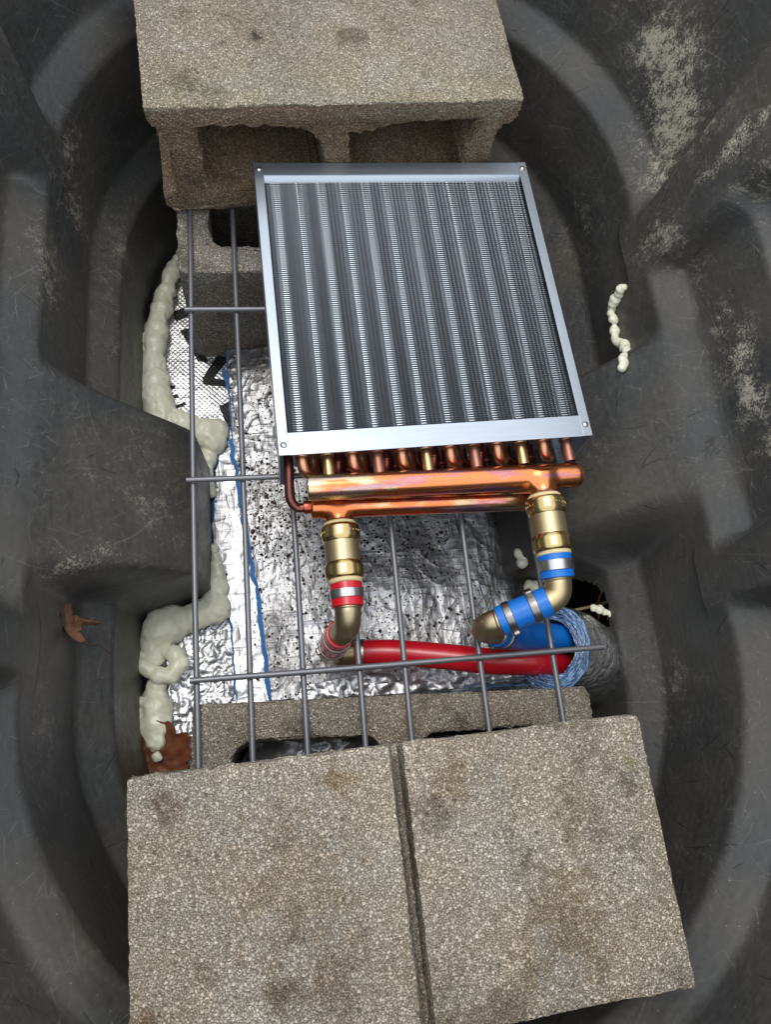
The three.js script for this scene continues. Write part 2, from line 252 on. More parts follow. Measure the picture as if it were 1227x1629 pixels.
{ // lying on its side at the far end: cells face the camera
  const o = [[0.012, 0.0], [0.378, 0.0], [0.388, 0.006], [0.388, 0.022], [0.376, 0.036], [0.372, 0.098], [0.378, 0.108], [0.386, 0.114], [0.390, 0.122], [0.390, 0.143], [0.2, 0.143], [0.0, 0.143], [0.001, 0.124], [0.006, 0.117], [0.007, 0.108], [0.016, 0.104], [0.018, 0.034], [0.002, 0.022], [0.002, 0.006]];
  const c1 = [[0.050, 0.030], [0.182, 0.030], [0.178, 0.085], [0.172, 0.103], [0.150, 0.112], [0.140, 0.116], [0.06, 0.118], [0.048, 0.116], [0.046, 0.06]];
  const c2 = [[0.212, 0.030], [0.344, 0.030], [0.345, 0.117], [0.315, 0.118], [0.275, 0.117], [0.245, 0.112], [0.228, 0.104], [0.205, 0.106], [0.207, 0.08]];
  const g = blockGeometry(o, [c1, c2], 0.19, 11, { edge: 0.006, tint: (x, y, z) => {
    // soaked brown grime on the broken cell face, same brown tint on all but the top, thin green algae near the top front edge
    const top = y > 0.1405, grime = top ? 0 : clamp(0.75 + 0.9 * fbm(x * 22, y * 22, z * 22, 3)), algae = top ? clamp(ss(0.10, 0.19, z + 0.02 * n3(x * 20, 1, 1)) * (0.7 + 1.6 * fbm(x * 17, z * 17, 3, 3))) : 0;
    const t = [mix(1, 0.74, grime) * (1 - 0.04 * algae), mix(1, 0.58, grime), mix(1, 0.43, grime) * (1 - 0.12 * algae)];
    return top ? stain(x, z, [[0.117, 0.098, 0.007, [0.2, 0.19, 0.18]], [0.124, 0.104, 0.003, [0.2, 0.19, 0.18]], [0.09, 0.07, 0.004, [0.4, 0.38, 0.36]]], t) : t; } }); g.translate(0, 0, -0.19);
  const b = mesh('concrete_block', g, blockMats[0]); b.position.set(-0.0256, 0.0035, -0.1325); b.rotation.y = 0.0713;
  tag(b, 'chipped two-cell concrete block lying behind the radiator, open cells facing it', 'concrete block', 'concrete blocks');
}
{ // near end: scored face up
  const o = [[0, 0], [0.39, 0], [0.39, 0.143], [0.1998, 0.143], [0.1992, 0.116], [0.1936, 0.116], [0.1912, 0.138], [0.1896, 0.143], [0, 0.143]];
  const g = blockGeometry(o, [roundRect(0.034, 0.032, 0.18, 0.112, 0.014), roundRect(0.21, 0.032, 0.356, 0.112, 0.014)], 0.19, 23, { edge: 0.003, uvOff: [0.31, 0.42], tint: (x, y, z) => stain(x, z, [[0.030, 0.022, 0.012, [0.5, 0.42, 0.38]], [0.378, 0.035, 0.006, [0.85, 0.92, 0.6]], [0.098, 0.148, 0.012, [0.45, 0.40, 0.33]], [0.008, 0.16, 0.012, [0.62, 0.5, 0.42]], [0.30, 0.13, 0.035, [0.72, 0.66, 0.56]], [0.33, 0.07, 0.02, [0.72, 0.70, 0.68]], [0.15, 0.02, 0.012, [0.78, 0.68, 0.55]], [0.11, 0.09, 0.05, [0.86, 0.80, 0.72]], [0.13, 0.15, 0.02, [0.72, 0.66, 0.6]], [0.235, 0.03, 0.02, [0.8, 0.72, 0.62]]]) });
  const b = mesh('concrete_block', g, blockMats[0]); b.position.set(-0.0325, 0.0035, 0.4803); b.rotation.y = 0.0258;
  tag(b, 'concrete block in the foreground with a scored groove splitting its top in two', 'concrete block', 'concrete blocks');
}
function standingBlock(x, z, turn, seed, mat, label, uvOff) { // cells upright, origin at its left far corner, top just under the wires
  const o = roundRect(0, 0, 0.39, 0.19, 0.008, 2);
  const g = blockGeometry(o, [roundRect(0.036, 0.036, 0.178, 0.154, 0.02), roundRect(0.212, 0.036, 0.354, 0.154, 0.02)], 0.187, seed, { edge: 0.0018, uvOff });
  g.rotateX(Math.PI / 2);                              // shape y -> z, extrusion -> down
  const b = mesh('concrete_block', g, mat); b.position.set(x, -0.004, z); b.rotation.y = turn; return tag(b, label, 'concrete block', 'concrete blocks');
}
standingBlock(-0.0155, -0.2440, 0.008, 37, blockMats[3], 'smooth grey concrete block standing on foil under the far end of the wire panel', [0.1, 0.7]);
standingBlock(-0.004, 0.4215, -0.04, 41, blockMats[2], 'damp brown concrete block with open cells under the near end of the wire panel', [0.6, 0.2]);

// ---------------------------------------------------------------- wire panel
const wireMat = std({ color: lin(0.20, 0.205, 0.22), metalness: 0.55, roughness: 0.42, bumpMap: null });
{
  const T = thing('wire_panel', 'grey welded wire panel laid across the lower concrete blocks', 'wire panel');
  const xs = [0.0, 0.0497, 0.1, 0.1545, 0.1995, 0.2755, 0.351], r = 0.0029;
  xs.forEach((x, i) => mesh('wire', tube([[-0.30], [-0.1], [0.1], [0.3], [0.5], [0.61]].map(([z], j) => V(x + 0.0018 * n3(i * 3.1, j * 1.7, 0.4), 0.0004 * n3(i, j * 2.2, 5), z)), r, 80, 12), wireMat, T));
  const weld = new THREE.SphereGeometry(0.0034, 10, 8); weld.scale(1.15, 0.8, 1.15);
  for (const z of [-0.0003, 0.2008, 0.4008]) for (const x of xs) { const w = mesh('weld', weld, wireMat, T); w.position.set(x, 0.0026, z); }
  for (const [z, x0, x1] of [[-0.2, -0.006, 0.36], [0.0, -0.006, 0.36], [0.2005, -0.006, 0.375], [0.4005, -0.005, 0.404]])
    mesh('cross_wire', mergeGeometries([tube([V(x0, 0.0052, z), V(0.12, 0.0054, z + 0.0006), V(x1, 0.0052, z)], r, 60, 12), ...[x0, x1].map(x => { const c = new THREE.CircleGeometry(r, 12); c.rotateY(x > 0.1 ? Math.PI / 2 : -Math.PI / 2); c.translate(x, 0.0052, z); return c; })]), wireMat, T);
}

// ---------------------------------------------------------------- copper, brass, plastic
function copperTex(seed, warm) {
  return tex(512, 256, (i, j, o) => {
    const u = i / 512, v = j / 256, c = Math.cos(v * 6.283), s = Math.sin(v * 6.283);
    const n = fbm(u * 7 + seed, c * 0.9, s * 0.9, 4), m = fbm(u * 5 + seed, c * 1.9 + 4, s * 1.9, 4), f = n3(u * 90, c * 9, s * 9 + seed);
    let r = 0.84, g = 0.30, b = 0.11;
    const gold = ss(0.02, 0.26, n * 0.9 - 0.8 * (u - 0.36) * warm), pur = ss(0.06, 0.26, m + 0.06), blu = ss(0.12, 0.32, m + 0.2 * n + 0.12 - 0.35 * u);
    r = mix(r, 0.74, gold); g = mix(g, 0.60, gold); b = mix(b, 0.36, gold);
    r = mix(r, 0.58, pur * 0.75); g = mix(g, 0.24, pur * 0.75); b = mix(b, 0.30, pur * 0.75);
    r = mix(r, 0.58, blu * 0.45); g = mix(g, 0.50, blu * 0.45); b = mix(b, 0.50, blu * 0.45);
    const d = 1 + 0.10 * f; o[0] = Math.pow(r * d, 1 / 2.2); o[1] = Math.pow(g * d, 1 / 2.2); o[2] = Math.pow(b * d, 1 / 2.2);
  }, true);
}
const copperR = (() => { const a = new Float32Array(256 * 256); for (let j = 0; j < 256; j++) for (let i = 0; i < 256; i++) a[j * 256 + i] = 0.24 + 0.12 * fbm(i / 30, j / 30, 3) + 0.05 * n3(i / 3, j / 3, 8); return tex(256, 256, (i, j, o) => { o[1] = a[j * 256 + i]; o[0] = o[2] = 0; }); })();
const headMat = std({ map: copperTex(1.7, 1), roughnessMap: copperR, roughness: 1, metalness: 1 });
const headMat2 = std({ map: copperTex(12.3, -0.4), roughnessMap: copperR, roughness: 1, metalness: 1, color: lin(1, 0.86, 0.8) });
const cu = std({ color: lin(0.70, 0.34, 0.20), metalness: 1, roughness: 0.33, roughnessMap: null });
const cuDark = std({ color: lin(0.30, 0.11, 0.09), metalness: 1, roughness: 0.38 });
const cuGold = std({ color: lin(0.60, 0.42, 0.20), metalness: 1, roughness: 0.36 });
const solder = std({ color: lin(0.42, 0.20, 0.15), metalness: 1, roughness: 0.5 });
const brassShine = std({ color: lin(0.62, 0.47, 0.21), metalness: 1, roughness: 0.24 });
const brassMat = std({ color: lin(0.60, 0.49, 0.28), metalness: 1, roughness: 0.46 });
const brassDull = std({ color: lin(0.50, 0.41, 0.26), metalness: 1, roughness: 0.40 });
const creamPl = std({ color: lin(0.72, 0.60, 0.32), roughness: 0.5 });
const redPl = new THREE.MeshPhysicalMaterial({ side: THREE.DoubleSide, color: lin(0.60, 0.008, 0.02), roughness: 0.30, clearcoat: 0.25, clearcoatRoughness: 0.3 });
const bluePl = new THREE.MeshPhysicalMaterial({ side: THREE.DoubleSide, color: lin(0.003, 0.165, 0.62), roughness: 0.34, clearcoat: 0.2, clearcoatRoughness: 0.3 });
const steel = std({ color: lin(0.62, 0.62, 0.63), metalness: 1, roughness: 0.30 });
const steelDark = std({ color: lin(0.33, 0.31, 0.29), metalness: 1, roughness: 0.36 });

// ---------------------------------------------------------------- heat exchanger
const galv = (() => {
  const w = 512, c = new Float32Array(w * w); for (let j = 0; j < w; j++) for (let i = 0; i < w; i++) c[j * w + i] = 0.5 + 0.25 * fbm(i / 60, j / 60, 2.2, 4) + 0.10 * n3(i / 2.5, j / 2.5, 4);
  return std({ color: lin(0.56, 0.62, 0.69), metalness: 0.85, roughness: 0.45, roughnessMap: tex(w, w, (i, j, o) => { o[1] = 0.8 + 0.4 * (c[j * w + i] - 0.5); o[0] = o[2] = 0; }), map: tex(w, w, (i, j, o) => { const v = 0.93 + 0.12 * (c[j * w + i] - 0.5) + (hash(i >> 1, j >> 1, 4) > 0.9992 ? -0.25 : 0); o[0] = o[1] = o[2] = v; }, true) });
})();
{
  const T = thing('heat_exchanger', 'silver finned radiator coil with copper header pipes resting on the wire panel', 'heat exchanger');
  T.position.set(0.2421, 0.086, 0.2068); T.rotation.order = 'YXZ'; T.rotation.set(-0.0371, 0.0297, 0);
  const W = 0.3099, D = 0.3507, HH = 0.070, th = 0.0012, rail = 0.0098, near = 0.0232, far = 0.0175;
  const box = (w, h, d, x, y, z, r = 0.0004) => { const g = new RoundedBoxGeometry(w, h, d, 2, r); g.translate(x, y, z); return g; };
  for (const s of [-1, 1]) {
    mesh('side_rail', mergeGeometries([box(rail, th, D, s * (W / 2 - rail / 2), -th / 2, -D / 2, 0.0005), box(th, HH, D, s * (W / 2 - th / 2), -HH / 2 - th / 2, -D / 2), box(0.012, th, D, s * (W / 2 - 0.006), -HH, -D / 2)]), galv, T);
  }
  const iw = W - 2 * rail;
  mesh('near_rail', mergeGeometries([box(iw + 0.004, th, near, 0, -th / 2 - 0.0006, -near / 2), box(iw, 0.006, th, 0, -0.004, -near + th / 2)]), galv, T);
  mesh('tube_plate', box(iw + 0.008, HH - 0.002, th, 0, -HH / 2, -near + 0.0035), galv, T);
  { // far rail: flat flange, then a bent lip that drops to the fins
    const lip = grid(1, 8, (u, v) => { const a = v * 1.0; return V(mix(-iw / 2, iw / 2, u), -th - 0.0085 * Math.pow(a, 1.3), -D + far + 0.0075 * a); }, (u, v) => [u * 0.3, v * 0.02]);
    mesh('far_rail', mergeGeometries([box(iw + 0.004, th, far, 0, -th / 2 - 0.0006, -D + far / 2), box(iw, HH - 0.01, th, 0, -HH / 2 - 0.004, -D + 0.001)]), galv, T);
    mesh('far_lip', lip, galv, T);
  }
  const rivetProfile = [[0, 0.0016], [0.0012, 0.0015], [0.0024, 0.001], [0.0032, 0.0002], [0.0034, -0.0006]];
  for (const [x, z] of [[-1, -0.0105], [1, -0.0125], [-1, -D + 0.009], [1, -D + 0.009]]) {
    const sc = mesh('screw', spin(rivetProfile, V(x * (W / 2 - 0.0052), 0.0002, z), V(x * (W / 2 - 0.0052), 1, z), 18), steel, T);
    mesh('screw_hole', spin([[0, 0], [0.0008, 0], [0.0011, -0.0004]], V(x * (W / 2 - 0.0052), 0.0019, z), V(x * (W / 2 - 0.0052), 1, z), 10), steelDark, sc);
  }
  // fins: thin corrugated aluminium sheets side by side, folded flatter over each row of tubes
  const pitch = iw / 12, z0 = -D + far + 0.006, z1 = -near, nf = 117, per = 24, nx = 12 * per, fp = [], fi = [];
  const bandAt = x => { const t = (x + iw / 2) / pitch, f = t - Math.floor(t); return Math.exp(-Math.pow((f - 0.5) / 0.115, 2)); };
  const zig = x => { const t = ((x + iw / 2) / pitch * 6 % 1 + 1) % 1; return (t < 0.5 ? t : 1 - t) * 4 - 1; };
  for (let n = 0; n < nf; n++) {
    const zc = mix(z0, z1, (n + 0.5) / nf), jit = 0.00014 * (hash(n, 3, 1) - 0.5), b0 = fp.length / 3;
    for (let L = 0; L < 3; L++) for (let i = 0; i <= nx; i++) {
      const x = -iw / 2 + iw * i / nx, b = bandAt(x), wav = 0.00042 * zig(x) * (1 - 0.75 * b) + 0.00007 * n3(x * 30, n * 0.35, 1), lean = (L === 0 ? 1 : 0) * (0.00036 + 0.00054 * b);
      fp.push(x, [-0.00468 + 0.00056 * b, -0.0042, -0.024][L] + (L < 2 ? 0.00012 * n3(x * 80, n * 1.3, 6) : 0), zc + jit + wav + lean);
    }
    for (let L = 0; L < 2; L++) for (let i = 0; i < nx; i++) { const a = b0 + L * (nx + 1) + i, c = a + nx + 1; fi.push(a, c, a + 1, a + 1, c, c + 1); }
  }
  const fg = new THREE.BufferGeometry(); fg.setAttribute('position', new THREE.Float32BufferAttribute(fp, 3)); fg.setIndex(fi); const fgn = toCreasedNormals(fg, 0.5);
  tag(mesh('fins', fgn, std({ color: lin(0.56, 0.60, 0.63), metalness: 1, roughness: 0.45 }), T), 'closely packed wavy aluminium cooling fins', null, null, 'stuff');
  for (let i = 0; i < 12; i++) mesh('fin_tube', spin([[0.0052, 0], [0.0052, D - 0.03]], V(-iw / 2 + pitch * (i + 0.5), -0.0165, -D + 0.01), V(-iw / 2 + pitch * (i + 0.5), -0.0165, 1), 14), steel, T);
  // copper: everything here in world metres, brought into the coil's frame
  T.updateMatrixWorld(true); const inv = T.matrixWorld.clone().invert();
  const W2 = (name, g, m) => { g.applyMatrix4(inv); return mesh(name, g, m, T); };
  const tx = i => -iw / 2 + pitch * (i + 0.5), loc = (x, y, z) => V(x, y, z);
  const rowY = [-0.0165, -0.038, -0.058];
  const UH = [V(0.1125, 0.0690, 0.2383), V(0.3860, 0.0690, 0.2372)], LHd = [V(0.1165, 0.030, 0.2440), V(0.352, 0.030, 0.2470)];
  const R1 = 0.0124, R2 = 0.0120;
  const header = (A, B, R, bx, name, m, label, rl, rr) => { // one pipe with its branch drawn out of it
    const d = B.clone().sub(A), L = d.length(); d.normalize(); const br = V(bx, mix(A.y, B.y, 0.5), A.z);
    const f = (x, y, z) => { const p = V(x, y, z).sub(A), t = p.dot(d), q = Math.sqrt(Math.max(0, p.lengthSq() - t * t)), er = t < L / 2 ? rl : rr, ex = Math.abs(t - L / 2) - L / 2 + er, eq = q - R + er; const a = Math.min(Math.max(ex, eq), 0) + Math.hypot(Math.max(ex, 0), Math.max(eq, 0)) - er;
      const b = Math.max(Math.hypot(x - br.x, y - br.y) - R * 0.985, Math.max(br.z - z, z - br.z - 0.031)), k = 0.0075, h = clamp(0.5 + 0.5 * (a - b) / k); return mix(a, b, h) - k * h * (1 - h); };
    const g = sdf(f, V(A.x - 0.006, A.y - R - 0.004, A.z - R - 0.004), V(B.x + 0.006, A.y + R + 0.004, A.z + 0.036), 132), P = g.attributes.position, uv = new Float32Array(P.count * 2);
    for (let i = 0; i < P.count; i++) { uv[i * 2] = (P.getX(i) - A.x) / L; uv[i * 2 + 1] = Math.atan2(P.getZ(i) - A.z, P.getY(i) - A.y) / 6.2832 + 0.5; }
    g.setAttribute('uv', new THREE.BufferAttribute(uv, 2)); return tag(W2(name, g, m), label);
  };
  const up = header(UH[0], UH[1], R1, 0.3425, 'header_pipe', headMat, 'upper copper header with gold and purple heat stains', 0.0012, 0.008);
  const lo = header(LHd[0], LHd[1], R2, 0.1435, 'header_pipe', headMat2, 'lower copper header with orange and violet heat stains', 0.0015, 0.006);
  const bead2 = (x, y, z) => { const g = new THREE.TorusGeometry(0.0130, 0.0014, 8, 40), P = g.attributes.position; for (let i = 0; i < P.count; i++) { const a = Math.atan2(P.getY(i), P.getX(i)); P.setZ(i, P.getZ(i) + 0.0016 * Math.abs(Math.cos(a)) + 0.0006 * n3(Math.cos(a) * 3, Math.sin(a) * 3, x * 9)); } g.computeVertexNormals(); g.translate(x, y, z); return g; };
  const sb1 = bead2(0.3425, 0.069, 0.2555), sb2 = bead2(0.1435, 0.030, 0.2612); sb1.applyMatrix4(inv); sb2.applyMatrix4(inv); mesh('solder_bead', sb1, solder, up); mesh('solder_bead', sb2, solder, lo);
  // return bends and stubs of the three rows of tubes
  const zt = -near + 0.0035, rt = 0.0056;
  const collar = (x, y) => spin([[rt + 0.0002, 0], [rt + 0.0012, 0.0012], [rt + 0.0012, 0.0030], [rt + 0.0002, 0.0038]], V(x, y, zt + 0.013), V(x, y, 1), 20);
  const upl = UH.map(p => p.clone().applyMatrix4(inv)), lol = LHd.map(p => p.clone().applyMatrix4(inv));
  for (let i = 0; i < 12; i++) {
    const x = tx(i), m = [cu, cuGold, cu, solder][i % 4];
    if (i % 2) { mesh('stub_tube', mergeGeometries([tube([V(x, rowY[0], zt - 0.004), V(x, rowY[0], zt + 0.02), V(x, upl[0].y + 0.001, upl[0].z - R1 * 0.6)], rt, 16, 18), collar(x, rowY[0])]), m, T); }
    else { const x2 = x + pitch * 0.48; mesh('return_bend', mergeGeometries([tube([V(x, rowY[0], zt - 0.004), V(x, rowY[0], zt + 0.016), V(x + 0.0012, rowY[0] - 0.004, zt + 0.026), V(x + 0.006, rowY[0] - 0.011, zt + 0.0285), V(x2 - 0.0008, rowY[1] + 0.005, zt + 0.024), V(x2, rowY[1], zt + 0.014), V(x2, rowY[1], zt - 0.004)], rt, 40, 18), collar(x, rowY[0])]), m, T); }
    const xb = x + pitch * 0.5;
    if (i % 2 && i < 11) mesh('return_bend', mergeGeometries([tube([V(xb, rowY[1], zt - 0.004), V(xb, rowY[1], zt + 0.014), V(xb - 0.003, rowY[1] - 0.01, zt + 0.026), V(x, rowY[2], zt + 0.014), V(x, rowY[2], zt - 0.004)], rt, 30, 14), collar(xb, rowY[1])]), cuDark, T);
    else if (i > 0 && i < 11) mesh('stub_tube', mergeGeometries([tube([V(x, rowY[2], zt - 0.004), V(x, rowY[2], zt + 0.02), V(x, lol[0].y, lol[0].z - 0.006)], rt, 12, 14), collar(x, rowY[2])]), cuDark, T);
  }
  W2('feed_tube', tube([V(0.0965, 0.052, 0.192), V(0.0965, 0.050, 0.212), V(0.0960, 0.043, 0.226), V(0.0970, 0.036, 0.238), V(0.1030, 0.031, 0.2445), V(0.1120, 0.030, 0.2440), V(0.118, 0.030, 0.2440)], 0.0047, 50, 18), cuDark);
  W2('sleeve_ring', spin([[0.0062, 0], [0.0066, 0.0005], [0.0066, 0.007], [0.0062, 0.0075]], V(0.1095, 0.030, 0.2440), V(1, 0.030, 0.2440), 24), std({ color: lin(0.55, 0.12, 0.08), metalness: 1, roughness: 0.35 }));
}

// ---------------------------------------------------------------- fittings
function coupling(A, B, label) {
  const T = thing('brass_coupling', label, 'pipe coupling', 'brass push-fit couplings'), L = A.distanceTo(B), R = 0.0192, b = 0.0168, at = (p, m, n) => mesh(n, spin(p, A, B, 56), m, T);
  at([[0.0125, -0.001], [0.0150, -0.0015], [0.0162, 0], [0.0165, 0.004]], creamPl, 'release_ring');
  const col = (a, d) => [[b - 0.001, a], [R - 0.0016, a + 0.0003 * 1], [R - 0.0003, a + 0.002], [R, a + 0.004], [R, a + d - 0.005], [R - 0.0004, a + d - 0.0035], [R - 0.0015, a + d - 0.0005], [b, a + d]];
  at(col(0.002, 0.017), brassShine, 'collar'); at([[b, 0.0185], [b + 0.0001, 0.020], [b, L - 0.020], [b, L - 0.0185]], brassMat, 'barrel');
  at(col(0.002, 0.017).map(p => [p[0], L - p[1]]).reverse(), brassShine, 'collar');
  at([[0.0165, L - 0.004], [0.0165, L], [0.0158, L + 0.0022], [0.0125, L + 0.002]], creamPl, 'release_ring');
  // tiny stamped marks round the upper collar
  const d = B.clone().sub(A).normalize(), q = new THREE.Quaternion().setFromUnitVectors(V(0, 1, 0), d), parts = [], r = rng(9);
  for (let i = 0; i < 30; i++) { const a = i / 30 * Math.PI * 2; if (i % 10 > 6) continue; const g = new THREE.BoxGeometry(0.0004 + r() * 0.001, 0.0017, 0.0004); g.translate(0, 0.0098 + (r() - 0.5) * 0.0006, R); g.rotateY(a); parts.push(g); }
  const g = mergeGeometries(parts); g.applyQuaternion(q); g.translate(A.x, A.y, A.z); mesh('stamped_marks', g, brassMat, T);
  return T;
}
coupling(V(0.1435, 0.030, 0.2635), V(0.1450, 0.029, 0.3215), 'brass push-fit coupling leading to the red pipe');
coupling(V(0.3425, 0.069, 0.2585), V(0.3435, 0.067, 0.3165), 'brass push-fit coupling leading to the blue pipe');
function clampRing(C, dir, r, w, mat, earAngle, label, extra) {
  const T = thing('hose_clamp', label, 'hose clamp', 'metal ring clamps on the plastic pipes'); const d = dir.clone().normalize(), A = C.clone().addScaledVector(d, -w / 2), q = new THREE.Quaternion().setFromUnitVectors(V(0, 1, 0), d);
  mesh('band', spin([[r - 0.0006, 0], [r + 0.0006, 0.0002], [r + 0.0009, 0.0008], [r + 0.0009, w - 0.0008], [r + 0.0006, w - 0.0002], [r - 0.0006, w]], A, A.clone().add(d), 48), mat, T);
  const g = new RoundedBoxGeometry(0.0085, w * 0.92, 0.0048, 3, 0.0018), P = g.attributes.position; for (let i = 0; i < P.count; i++) { const x = P.getX(i); if (Math.abs(x) < 0.0018 && P.getZ(i) > 0) P.setZ(i, P.getZ(i) - 0.0014); } g.computeVertexNormals();
  g.translate(0, w / 2, r + 0.0020); g.rotateY(earAngle); g.applyQuaternion(q); g.translate(A.x, A.y, A.z); mesh('ear', g, mat, T);
  if (extra) { const parts = []; for (const [a, h] of extra) { const m = new THREE.BoxGeometry(0.0012, h, 0.0004); m.translate(0, w / 2, r + 0.0011); m.rotateY(a); parts.push(m); } const mg = mergeGeometries(parts); mg.applyQuaternion(q); mg.translate(A.x, A.y, A.z); mesh('stamped_marks', mg, steelDark, T); }
  return T;
}
function pipe(name, pts, r, mat, label, cat, seg = 60, group) { // hollow tube with a cut end ring
  const T = thing(name, label, cat, group), c = curve(pts); mesh('pipe_wall', new THREE.TubeGeometry(c, seg, r, 36, false), mat, T);
  for (const t of [0, 1]) { const p = c.getPoint(t), d = c.getTangent(t).multiplyScalar(t ? 1 : -1); mesh('cut_end', spin([[r, -0.0008], [r - 0.0004, 0.0004], [r - 0.0032, 0.0004], [r - 0.0036, -0.003]], p, p.clone().add(d), 36), mat, T); }
  return T;
}
function elbow(pts, r, mat, label) {
  const T = thing('brass_elbow', label, 'pipe elbow', 'brass elbows'), c = curve(pts); mesh('bend', new THREE.TubeGeometry(c, 60, r, 36, false), mat, T);
  for (const t of [0, 1]) { const p = c.getPoint(t), d = c.getTangent(t).multiplyScalar(t ? 1 : -1); mesh('shoulder', spin([[r - 0.0015, -0.0035], [r + 0.0008, -0.0032], [r + 0.0010, -0.0004], [r - 0.001, 0]], p, p.clone().add(d), 36), mat, T); }
  return T;
}
const PR = 0.0143;
// red run: collar, elbow down through the wires, short length, elbow, long pipe to the sleeve
pipe('pipe_piece', [V(0.1450, 0.029, 0.3215), V(0.1452, 0.0285, 0.333), V(0.1453, 0.028, 0.3455)], 0.0155, redPl, 'short red plastic collar below the left brass coupling', 'pipe', 12);
clampRing(V(0.1452, 0.0285, 0.3338), V(0.0003, -0.001, 0.0235), 0.0157, 0.0090, steel, -0.9, 'bright steel clamp round the short red collar');
elbow([V(0.1453, 0.028, 0.3445), V(0.1453, 0.0275, 0.3505), V(0.1445, 0.022, 0.3600), V(0.1425, 0.010, 0.3645), V(0.1400, -0.004, 0.3655), V(0.1390, -0.012, 0.3660)], 0.0128, brassDull, 'brass elbow turning the red run down through the wires');
pipe('pipe_piece', [V(0.1394, -0.005, 0.3657), V(0.1365, -0.035, 0.3675), V(0.1340, -0.070, 0.3700)], PR, redPl, 'short upright red pipe piece under the wire panel', 'pipe', 16);
clampRing(V(0.1376, -0.0255, 0.3669), V(-0.005, -0.06, 0.004), 0.0146, 0.0042, steelDark, -2.2, 'upper clamp on the upright red pipe piece');
clampRing(V(0.1346, -0.0610, 0.3693), V(-0.005, -0.06, 0.004), 0.0146, 0.0050, steelDark, 2.6, 'lower clamp on the upright red pipe piece');
elbow([V(0.1340, -0.066, 0.3700), V(0.1330, -0.085, 0.3712), V(0.1355, -0.100, 0.3722), V(0.1450, -0.107, 0.3728), V(0.1640, -0.106, 0.3735)], 0.0128, brassDull, 'lower brass elbow at the left end of the long red pipe');
pipe('long_pipe', [V(0.1620, -0.106, 0.3730), V(0.20, -0.100, 0.3760), V(0.255, -0.088, 0.3860), V(0.31, -0.074, 0.3980), V(0.355, -0.068, 0.4030), V(0.400, -0.090, 0.4070), V(0.455, -0.145, 0.4110), V(0.475, -0.17, 0.412)], PR, redPl, 'long red plastic pipe running under the wires into the foil sleeve', 'pipe', 90);
clampRing(V(0.1690, -0.1050, 0.3735), V(0.05, 0.007, 0.004), 0.0146, 0.0065, steel, 0.4, 'clamp at the left end of the long red pipe');
// blue run
pipe('pipe_piece', [V(0.3435, 0.067, 0.3165), V(0.3438, 0.0655, 0.328), V(0.3440, 0.064, 0.3385)], 0.0162, bluePl, 'short blue plastic collar below the right brass coupling', 'pipe', 12);
clampRing(V(0.3438, 0.0656, 0.3270), V(0.0005, -0.003, 0.022), 0.0164, 0.0105, steel, 1.15, 'bright stamped clamp round the short blue collar', [[-0.55, 0.0036], [-0.42, 0.002], [-0.3, 0.004], [-0.12, 0.0035], [0.02, 0.004], [0.16, 0.0036], [0.36, 0.004], [0.5, 0.0036]]);
elbow([V(0.3440, 0.064, 0.3380), V(0.3442, 0.0632, 0.3440), V(0.3425, 0.0610, 0.3530), V(0.3360, 0.0580, 0.3585), V(0.3280, 0.0550, 0.3605)], 0.0128, brassMat, 'brass elbow between the two blue pipe pieces');
pipe('pipe_piece', [V(0.3340, 0.0575, 0.3590), V(0.312, 0.0490, 0.3655), V(0.2890, 0.0400, 0.3720)], PR, bluePl, 'blue pipe piece with two clamps above the wire panel', 'pipe', 20);
clampRing(V(0.3210, 0.0525, 0.3628), V(-0.045, -0.0175, 0.013), 0.0146, 0.0080, steelDark, 2.9, 'clamp on the blue piece nearest the upper elbow', [[2.2, 0.003], [1.9, 0.003], [1.6, 0.003]]);
clampRing(V(0.2985, 0.0437, 0.3693), V(-0.045, -0.0175, 0.013), 0.0146, 0.0075, steelDark, 0.3, 'plain clamp on the blue piece at its lower left end');
elbow([V(0.2900, 0.0405, 0.3717), V(0.2800, 0.0350, 0.3738), V(0.2770, 0.0220, 0.3755), V(0.2860, 0.0120, 0.3770), V(0.2960, 0.0040, 0.378)], 0.0124, brassDull, 'dark brass elbow folding the blue run back under itself');
pipe('long_pipe', [V(0.2930, 0.0065, 0.3778), V(0.3070, -0.0100, 0.3785), V(0.330, -0.0330, 0.3785), V(0.360, -0.045, 0.3785), V(0.400, -0.062, 0.381), V(0.44, -0.105, 0.385), V(0.465, -0.14, 0.388)], PR, bluePl, 'blue plastic pipe entering the mouth of the foil sleeve', 'pipe', 60);
clampRing(V(0.3035, -0.0058, 0.3784), V(0.014, -0.0165, 0.0006), 0.0146, 0.0070, steelDark, 0.8, 'clamp at the fold below the blue piece');

